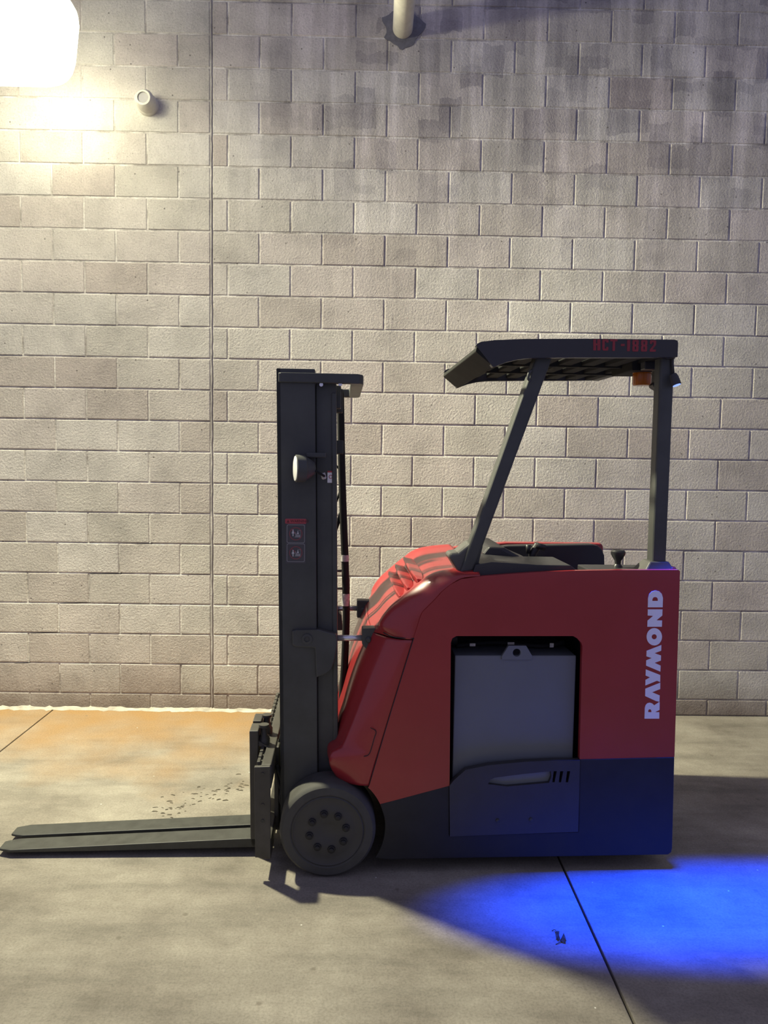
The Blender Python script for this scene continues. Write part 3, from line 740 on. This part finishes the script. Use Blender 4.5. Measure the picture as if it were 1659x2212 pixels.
so.matrix_local = Matrix(((sx_.x, sy_.x * k_, sz_.x, src.x), (sx_.y, sy_.y * k_, sz_.y, src.y), (sx_.z, sy_.z * k_, sz_.z, src.z), (0, 0, 0, 1)))

# ---- RAYMOND lettering, running up the rear edge
S8 = lambda pts: zpoly(pts, 6.507, 1340, 1240, -0.0012)
def ell(cx, cy, rx, ry, n=32): return [(cx + rx * math.cos(2 * math.pi * i / n), cy + ry * math.sin(2 * math.pi * i / n)) for i in range(n)]
word = [
    [[(340, 2033), (345, 1882), (355, 1846), (378, 1818), (412, 1808), (447, 1818), (478, 1845), (546, 1800), (553, 1803), (551, 1910), (487, 1942), (548, 1942), (547, 2033)], [(393, 1942), (392, 1920), (400, 1905), (415, 1900), (430, 1908), (437, 1925), (437, 1942)]],
    [[(352, 1612), (562, 1527), (560, 1617), (447, 1662), (554, 1706), (550, 1796), (500, 1785), (350, 1716)]],
    [[(358, 1340), (562, 1420), (560, 1518), (515, 1500), (352, 1567), (354, 1488), (418, 1453), (356, 1427)]],
    [[(577, 998), (574, 1078), (482, 1113), (572, 1145), (570, 1217), (482, 1248), (567, 1287), (563, 1372), (363, 1288), (365, 1213), (442, 1182), (367, 1157), (370, 1080)]],
    [ell(478, 882, 108, 122), ell(477, 882, 36, 36, 20)],
    [[(387, 497), (593, 497), (590, 583), (508, 650), (587, 653), (584, 741), (380, 741), (383, 655), (462, 588), (385, 583)]],
    [[(387, 468), (390, 345), (405, 285), (440, 247), (492, 232), (545, 243), (582, 278), (599, 335), (595, 468)], [(449, 378), (452, 350), (465, 329), (490, 323), (515, 330), (527, 350), (528, 378)]],
]
for g in word:
    plate('letter', [S8(lp) for lp in g], -0.0014, 0.0005, 'white', T)

# ---- mast
YN = 0.12
def mx(z): return -0.255 + 0.0147 * (2.084 - z)          # front line of the tilted mast
def rail_col(y0, y1, x0, x1, z0, z1, mat='mast', name='mast_rail', bevel=0.004, parent=T, label=None):
    return plate(name, [(mx(z0) + x0, z0), (mx(z0) + x1, z0), (mx(z1) + x1, z1), (mx(z1) + x0, z1)], y0, y1, mat, parent, bevel=bevel, label=label)
for s in (0, 1):
    def yy(a, b2): return (a, b2) if not s else (WID - b2, WID - a)
    r_ = rail_col(*yy(YN, YN + 0.022), 0.0, 0.158, 0.06, 2.084, label='outer mast channel' if not s else None)
    rail_col(*yy(YN, YN + 0.075), 0.0, 0.020, 0.06, 2.084, name='flange', parent=r_)
    rail_col(*yy(YN + 0.022, YN + 0.075), 0.138, 0.158, 0.06, 2.084, name='flange', parent=r_)
    r2 = rail_col(*yy(YN + 0.03, YN + 0.055), 0.159, 0.245 if not s else 0.215, 0.08, 2.03, name='inner_mast_rail')
    rail_col(*yy(YN + 0.022, YN + 0.10), 0.225 if not s else 0.195, 0.245 if not s else 0.215, 0.08, 1.99, name='flange', parent=r2)
    rail_col(*yy(YN + 0.09, YN + 0.12), 0.05, 0.20, 0.08, 2.03, name='inner_mast_rail')
rail_col(0.2, 0.8, 0.06, 0.10, 0.12, 0.24, name='mast_cross_member')
lathe('lift_cylinder', [(0.04, 0.1), (0.04, 1.5), (0.045, 1.5), (0.045, 1.56), (0.025, 1.56), (0.025, 1.95)], (mx(1) + 0.14, 0.30, 0), (-0.0147, 0, 1), 'mast', T, 24)
lathe('lift_cylinder', [(0.04, 0.1), (0.04, 1.5), (0.045, 1.5), (0.045, 1.56), (0.025, 1.56), (0.025, 1.95)], (mx(1) + 0.14, 0.70, 0), (-0.0147, 0, 1), 'mast', T, 24)
box('mast_head', -0.20, 0.010, 0.20, 0.27, 1.93, 2.026, 'mast', T)
# cap: bent plate wrapping behind the mast top
z_c0, z_c1 = 2.026, 2.066
cap_plan = [(-0.246, 0.112), (-0.236, 0.106), (0.05, 0.106), (0.085, 0.112), (0.100, 0.135), (0.104, 0.18), (0.104, 0.82), (0.100, 0.865), (0.085, 0.888), (0.05, 0.894), (-0.246, 0.894), (-0.246, 0.85), (0.05, 0.85), (0.05, 0.15), (-0.246, 0.15)]
vs, fs = prism([cap_plan], z_c0, z_c1, lambda u, v, a: (u, v, a))
link('mast_cap', mesh_of('mast_cap', vs, fs), 'mast', T, bevel=0.004, label='bent cap plate around the mast top')
for a, b2 in ((735, 830), (694, 831)):
    x, z = L(a, b2, YN)
    lathe('cap_bolt', [(0.008, 0.01), (0.008, -0.006), (0, -0.006)], (x, YN, z), (0, 1, 0), 'chrome', T, 10)
# hoses behind the mast
hz = [(735, 845), (736, 900), (738, 1000), (741, 1100), (745, 1200), (747, 1270), (748, 1330), (745, 1420), (740, 1500), (735, 1560)]
tube('lift_hose', [P3(a, b2, 0.46) for a, b2 in hz], 0.017, 'hose', T, 12, 4, label='black lift hose hanging behind the mast')
tube('lift_hose', [P3(a + 3, b2, 0.50) for a, b2 in hz], 0.010, 'hose', T, 12, 4)
for (a, b2), (c2, d2), r_ in (((717, 1105), (736, 1060), 0.006), ((718, 1165), (738, 1105), 0.010), ((722, 995), (732, 1012), 0.005)):
    tube('hose_branch', [P3(a, b2, 0.48), P3((a + c2) / 2 - 1, (b2 + d2) / 2 + 2, 0.48), P3(c2, d2, 0.48)], r_, 'hose', T, 8, 3)
for (a, b2, w_, h_) in ((745, 1206, 13, 14), (747, 1296, 12, 26)):
    x0, z1_ = L(a - w_ / 2, b2 - h_ / 2, 0.45); x1, z0_ = L(a + w_ / 2, b2 + h_ / 2, 0.45)
    lathe('hose_label', [(0.0185, z0_), (0.0185, z1_)], ((x0 + x1) / 2, 0.46, 0), (0, 0, 1), 'tag', T, 16)
for b2, x_end in ((1233, 738), (1271, 752)):
    tube('hose_clamp', [P3(712, b2, 0.46), P3(x_end, b2, 0.46)], 0.006, 'mast', T, 8)
for (a, b2, w_, h_) in ((727, 866, 26, 52), (726, 966, 32, 30), (716, 900, 12, 70)):
    x0, z1_ = L(a - w_ / 2, b2 - h_ / 2, 0.3); x1, z0_ = L(a + w_ / 2, b2 + h_ / 2, 0.3)
    box('hose_bracket', x0, x1, 0.28, 0.34, z0_, z1_, 'mast', T)
# tilt cylinders: bright rod, clevis, mast bracket
for yc, (ra, rb, rz), blk in ((0.17, (722, 786, 1378), [(782, 1358), (820, 1357), (826, 1364), (828, 1378), (812, 1395), (804, 1405), (792, 1404), (782, 1392)]),
                              (0.79, (716, 775, 1314), [(771, 1297), (803, 1298), (812, 1315), (806, 1335), (771, 1335)])):
    t_ = tube('tilt_cylinder_rod', [P3(ra, rz, yc), P3(rb, rz, yc)], 0.0125, 'chrome', T, 20, label='bright chrome tilt rod')
    plate('clevis', LL(blk, yc - 0.03), yc - 0.03, yc + 0.03, 'mast', t_, bevel=0.005)
    x, z = L(blk[0][0] + 14, rz + 4, yc - 0.03)
    lathe('clevis_bolt', [(0.013, 0.01), (0.013, -0.006), (0.008, -0.012), (0, -0.012)], (x, yc - 0.03, z), (0, 1, 0), 'mast', t_, 14)
    x, z = L(rb + 25, rz, yc); lathe('tilt_cylinder', [(0.03, 0), (0.03, 0.35)], (x, yc, z), (1, 0, 0), 'black', t_, 20)
mb = [(630, 1363), (640, 1361), (690, 1360), (727, 1371), (729, 1390), (722, 1430), (716, 1446), (700, 1458), (683, 1464), (680, 1400), (640, 1398), (631, 1394)]
br = plate('tilt_bracket', LL(mb, 0.105), 0.105, 0.20, 'mast', T, bevel=0.006, label='welded tilt bracket on the mast')
plate('tilt_bracket', LL([(716, 1318), (726, 1316), (738, 1330), (740, 1362), (716, 1362)], 0.75), 0.75, 0.84, 'mast', T, bevel=0.004)
x, z = L(663, 1381, 0.1); lathe('pivot_pin', [(0.022, 0.01), (0.022, -0.004), (0.012, -0.005), (0.012, -0.001), (0, -0.001)], (x, 0.105, z), (0, 1, 0), 'mast', br, 20)
# work light on the mast
wl = P3(639, 1012, 0.055); wa = Vector((0.972, 0.235, 0.0))
w_ = lathe('work_light', [(0.022, 0.078), (0.034, 0.066), (0.046, 0.046), (0.050, 0.040), (0.055, 0.036), (0.056, 0.0), (0.052, -0.002)], wl, wa, 'mast', T, 36, label='round work light facing the forks')
lathe('lens', [(0.051, -0.001), (0.050, -0.004), (0.03, -0.008), (0, -0.009)], wl, wa, 'lamp_lens', w_, 32, label='white lamp lens')
box('light_bracket', wl.x + 0.04, wl.x + 0.12, 0.075, 0.125, wl.z + 0.045, wl.z + 0.065, 'mast', w_)
tube('light_cable', [wl + Vector((0.075, 0, -0.005)), wl + Vector((0.10, 0.0, -0.02)), wl + Vector((0.115, 0.02, -0.03))], 0.005, 'hose', w_, 8, 3)
lathe('plug', [(0.010, 0), (0.010, 0.022), (0.006, 0.026)], P3(697, 1022, 0.09), (0.3, 0, -1), 'tag', w_, 12)
# warning decals
ys = YN - 0.0012
def px_rect(x0, y0, x1, y1): 
    a = L(x0, y1, ys); b2 = L(x1, y0, ys); return a[0], b2[0], a[1], b2[1]
x0, x1, z0, z1 = px_rect(617, 1119, 661, 1217)
dec = plate('warning_decal', rrect(x0, x1, z0, z1, 0.004), ys, YN + 0.0005, 'sign_dark', T, label='warning decal with two no-riding pictograms')
x0, x1, z0, z1 = px_rect(616, 1121, 661.5, 1131)
plate('decal_header', rrect(x0, x1, z0, z1, 0.003), ys - 0.0006, ys + 0.0004, 'sign_red', dec)
zc = (z0 + z1) / 2; hh = (z1 - z0)
plate('decal_triangle', [(x0 + 0.006, zc - 0.3 * hh), (x0 + 0.018, zc - 0.3 * hh), (x0 + 0.012, zc + 0.3 * hh)], ys - 0.001, ys, 'sign_ink', dec)
cu = bpy.data.curves.new('decal_word', 'FONT'); cu.body = 'WARNING'; cu.size = 0.0155; cu.align_y = 'CENTER'; cu.offset = 0.0003; cu.extrude = 0.0002
to = bpy.data.objects.new('decal_word_src', cu); col.objects.link(to)
bpy.context.view_layer.update()
me = bpy.data.meshes.new_from_object(to.evaluated_get(bpy.context.evaluated_depsgraph_get()))
bpy.data.objects.remove(to); 
me.transform(Matrix.Rotation(math.radians(90), 4, 'X')); me.transform(Matrix.Translation((x0 + 0.0215, ys - 0.0009, zc)))
me.materials.clear()
wo = link('decal_word', me, 'sign_ink', dec)
for iy, (ya, yb) in enumerate(((1133.5, 1172.5), (1174.5, 1213.5))):
    x0, x1, z0, z1 = px_rect(619.5, ya, 658.5, yb)
    plate('decal_frame', [rrect(x0, x1, z0, z1, 0.006), rrect(x0 + 0.002, x1 - 0.002, z0 + 0.002, z1 - 0.002, 0.005)], ys - 0.0006, ys + 0.0002, 'sign_line', dec)
    cx, cz = (x0 + x1) / 2, (z0 + z1) / 2; R_ = 0.0275
    plate('prohibition_ring', [circle(cx, cz, R_, 36), circle(cx, cz, R_ - 0.0035, 36)], ys - 0.0008, ys + 0.0002, 'sign_ring', dec)
    d = R_ * 0.707; q = 0.0014
    plate('prohibition_bar', [(cx - d + q, cz + d + q), (cx - d - q, cz + d - q), (cx + d - q, cz - d - q), (cx + d + q, cz - d + q)], ys - 0.0007, ys + 0.0002, 'sign_ring', dec)
    fx, fz = cx - 0.0115, cz + (0.002 if iy == 0 else -0.004)
    plate('figure_head', circle(fx, fz + 0.013, 0.0028, 12), ys - 0.001, ys, 'sign_fig', dec)
    plate('figure_body', [(fx - 0.002, fz - 0.012), (fx + 0.002, fz - 0.012), (fx + 0.002, fz), (fx + 0.0055, fz - 0.002), (fx + 0.0045, fz + 0.005), (fx + 0.002, fz + 0.0095), (fx - 0.002, fz + 0.0095), (fx - 0.0045, fz + 0.005), (fx - 0.0055, fz - 0.002), (fx - 0.002, fz)], ys - 0.001, ys, 'sign_fig', dec)
    gx, gz = cx + 0.0085, cz + 0.004
    plate('figure_driver', [(gx - 0.004, gz - 0.006), (gx + 0.004, gz - 0.006), (gx + 0.003, gz), (gx + 0.0015, gz + 0.003), (gx + 0.0015, gz + 0.007), (gx - 0.0015, gz + 0.007), (gx - 0.0015, gz + 0.002)], ys - 0.001, ys, 'sign_fig', dec)
    plate('figure_truck', [[(gx - 0.013, gz - 0.019), (gx + 0.011, gz - 0.019), (gx + 0.011, gz - 0.008), (gx + 0.011, gz + 0.011), (gx - 0.002, gz + 0.011), (gx - 0.002, gz + 0.0095), (gx + 0.0095, gz + 0.0095), (gx + 0.0095, gz - 0.008), (gx - 0.005, gz - 0.008), (gx - 0.008, gz + 0.002), (gx - 0.010, gz + 0.002), (gx - 0.010, gz - 0.016), (gx - 0.013, gz - 0.016)]], ys - 0.0009, ys, 'sign_line', dec)
# small caution sticker further back on the mast
x0, z1 = L(707.5, 1017, 0.148); x1, z0 = L(719, 1043, 0.148)
sk = box('caution_sticker', x0, x1, 0.1475, 0.1495, z0, z1, 'white', T, bevel=0)
plate('sticker_mark', [circle((x0 + x1) / 2 + 0.002, (z0 + z1) / 2, 0.008, 20), circle((x0 + x1) / 2 + 0.002, (z0 + z1) / 2, 0.0055, 20)], 0.1468, 0.1480, 'sign_red', sk)
box('sticker_header', x0, x1, 0.1468, 0.1478, z1 - 0.007, z1, 'sign_red', sk, bevel=0)

# ---- carriage
YP = -0.035
cx0, _ = L(549, 1660, YP); cx1, _ = L(584, 1660, YP)
zbar = L(565, 1657, YP)[1]
sp = plate('carriage_side_plate', LL([(549, 1657), (583.5, 1656), (584, 1853), (551, 1853)], YP), YP, YP + 0.02, 'carriage', T, bevel=0.003, label='flat near side plate of the fork carriage')
for b2 in (1672, 1739, 1773):
    x, z = L(567.5, b2, YP); lathe('bolt', [(0.007, 0.004), (0.007, -0.003), (0, -0.003)], (x, YP, z), (0, 1, 0), 'steel' if b2 == 1773 else 'carriage', sp, 10)
box('carriage_side_plate', cx0 + 0.005, cx1, 0.93, 0.95, 0.065, zbar, 'carriage', T)
ub = box('carriage_bar', cx0 + 0.028, cx1 + 0.002, YP + 0.02, 0.93, zbar - 0.10, zbar + 0.002, 'carriage', T, bevel=0.004, label='upper carriage bar with notched lip')
lb = box('carriage_bar', cx0 + 0.028, cx1 + 0.002, YP + 0.02, 0.93, 0.075, 0.16, 'carriage', T, bevel=0.004)
y = 0.01
while y < 0.90:
    box('notch_tooth', cx0 + 0.006, cx0 + 0.019, y, y + 0.046, zbar - 0.012, zbar + 0.004, 'carriage', ub, bevel=0.002); y += 0.058
box('notch_lip', cx0 + 0.006, cx0 + 0.028, YP + 0.02, 0.93, zbar - 0.03, zbar - 0.010, 'carriage', ub, bevel=0.002)
for y in (0.26, 0.70):
    plate('roller_bracket', [(cx1 - 0.005, 0.06), (cx1 + 0.055, 0.06), (cx1 + 0.055, 0.52), (cx1 + 0.020, 0.52), (cx1 - 0.005, 0.42)], y, y + 0.022, 'carriage', T, bevel=0.004)
    lathe('lift_chain_anchor', [(0.012, 0), (0.012, 0.08)], (cx1 + 0.05, y + 0.04, 0.42), (0, 0, 1), 'carriage', T, 12)
box('load_rest_rail', *[L(593, 1600, 0.2)[0], L(603, 1600, 0.2)[0]], 0.20, 0.30, 0.10, L(598, 1614, 0.2)[1] + 0.0, 'carriage', T)
tube('carriage_hose', [(cx1 + 0.01, 0.16, 0.40), (cx1 + 0.035, 0.14, 0.33), (cx1 + 0.03, 0.13, 0.26), (cx1 + 0.05, 0.15, 0.2), (cx1 + 0.05, 0.2, 0.12)], 0.009, 'hose', T, 10, 5)
tube('carriage_hose', [(cx1 + 0.0, 0.18, 0.40), (cx1 + 0.02, 0.17, 0.31), (cx1 + 0.045, 0.16, 0.25), (cx1 + 0.04, 0.18, 0.12)], 0.007, 'hose', T, 10, 5)
# ---- forks
def fork(y0, xtip, label):
    w = 0.101
    xb = L(538.5, 1573, 0.165)[0] + 0.008                                     # front face of the shank
    top, tip = 0.072, 0.031                              # blade top at the heel, at the tip
    # blade: plan outline with clipped tip corners, lofted thickness
    st_ = [(xtip, 0.30, 0.0), (xtip + 0.012, 0.36, 0.004), (xtip + 0.055, 0.5, 0.02), (xtip + 0.4, 0.5, 0.2), (xb - 0.02, 0.5, 1.0), (xb + 0.028, 0.5, 1.0)]
    vs, fs = [], []
    for x, hw, t in st_:
        f_ = (x - xtip) / (xb - xtip); zt_ = tip + (top - tip) * min(1, f_)
        th = 0.010 + 0.030 * min(1, max(0, (x - xtip) / 0.9))
        yc = y0 + w / 2
        for sy in (-1, 1):
            vs.append((x, yc + sy * hw * w, zt_)); vs.append((x, yc + sy * hw * w, zt_ - th))
    n = len(st_)
    for i in range(n - 1):
        a = i * 4; b2 = a + 4
        fs += [(a, a + 2, b2 + 2, b2), (a + 1, b2 + 1, b2 + 3, a + 3), (a, b2, b2 + 1, a + 1), (a + 2, a + 3, b2 + 3, b2 + 2)]
    fs += [(0, 1, 3, 2), ((n - 1) * 4, (n - 1) * 4 + 2, (n - 1) * 4 + 3, (n - 1) * 4 + 1)]
    bl_ = link('fork', mesh_of('fork', vs, fs), 'steel', T, bevel=0.003, label=label)
    zs = 0.548
    sh = plate('shank', [(xb - 0.008, zs), (xb + 0.030, zs), (xb + 0.030, 0.034), (xb + 0.0, 0.034), (xb - 0.002, 0.07)], y0, y0 + w, 'carriage', bl_, bevel=0.004)
    plate('hook', [(xb + 0.028, 0.50), (xb + 0.075, 0.47), (xb + 0.075, zbar + 0.004), (xb + 0.028, zbar + 0.004)], y0 + 0.01, y0 + w - 0.01, 'carriage', bl_, bevel=0.004)
    pc = (xb + 0.050, y0 + 0.045, 0.47)
    lathe('lock_pin', [(0.024, 0.0), (0.026, 0.03), (0.016, 0.045), (0.014, 0.075), (0.022, 0.08), (0.022, 0.092), (0.0, 0.093)], pc, (0, 0, 1), 'carriage', bl_, 20)
    return bl_
fork(0.165, -1.432, 'nearer dark steel fork blade')
fork(0.292, -1.434, 'farther dark steel fork blade')

# ================================================================== small things on the ground
# dead leaf
lc = on_plane_z(1211, 2025)
lf = empty('dead_leaf', lc); tag(lf, 'crumpled dry brown leaf lying in the blue light', 'leaf')
def leaflet(name, pts, hgt):
    n = len(pts); cxm = sum(p[0] for p in pts) / n; cym = sum(p[1] for p in pts) / n
    vs = [(p[0], p[1], 0.001 + (hgt * ((i * 7) % 5) / 5)) for i, p in enumerate(pts)] + [(cxm, cym, hgt)]
    me = mesh_of(name, vs, [(i, (i + 1) % n, n) for i in range(n)])
    o = link(name, me, 'leaf', lf); so_ = o.modifiers.new('thickness', 'SOLIDIFY'); so_.thickness = 0.0006
    return o
def gp(pts): return [((on_plane_z(1150 + a / 11.85, 1960 + b2 / 11.85) - lc).x, (on_plane_z(1150 + a / 11.85, 1960 + b2 / 11.85) - lc).y) for a, b2 in pts]
leaflet('leaf_blade', gp([(590, 620), (640, 640), (690, 680), (680, 730), (705, 850), (660, 860), (610, 820), (640, 730), (620, 670)]), 0.012)
leaflet('leaf_blade', gp([(705, 850), (740, 840), (800, 750), (850, 800), (870, 930), (800, 930), (740, 900)]), 0.016)
tube('leaf_stem', [Vector((a[0], a[1], z)) for a, z in zip(gp([(500, 610), (590, 620), (650, 840), (740, 900), (600, 960)]), (0.002, 0.006, 0.008, 0.006, 0.002))], 0.0012, 'leaf', lf, 6, 3)
# grit and rubber crumbs behind the forks
vs, fs = [], []
rg = random.Random(3)
for i in range(70):
    t = rg.random(); px = 330 + 215 * t + rg.gauss(0, 12); py = 1752 - 62 * t + rg.gauss(0, 11)
    p = on_plane_z(px, py); s = rg.uniform(0.003, 0.008); e_ = rg.uniform(1, 2.2); a = rg.uniform(-0.5, 0.5); k = len(vs)
    for dx, dy, dz in ((-1, -.6, 0), (1, -.5, 0), (.9, .6, 0), (-.8, .7, 0), (-.5, -.3, .7), (.6, -.2, .6), (.4, .3, .75), (-.4, .4, .6)):
        x, y = dx * s * e_, dy * s
        vs.append((p.x + x * math.cos(a) - y * math.sin(a), p.y + x * math.sin(a) + y * math.cos(a), dz * s * 0.6))
    fs += [tuple(k + j for j in f) for f in ((0, 1, 5, 4), (1, 2, 6, 5), (2, 3, 7, 6), (3, 0, 4, 7), (4, 5, 6, 7))]
gr = link('grit', mesh_of('grit', vs, fs), 'grit')
tag(gr, 'scattered dark grit and rubber crumbs on the floor behind the forks', 'debris', kind='stuff')
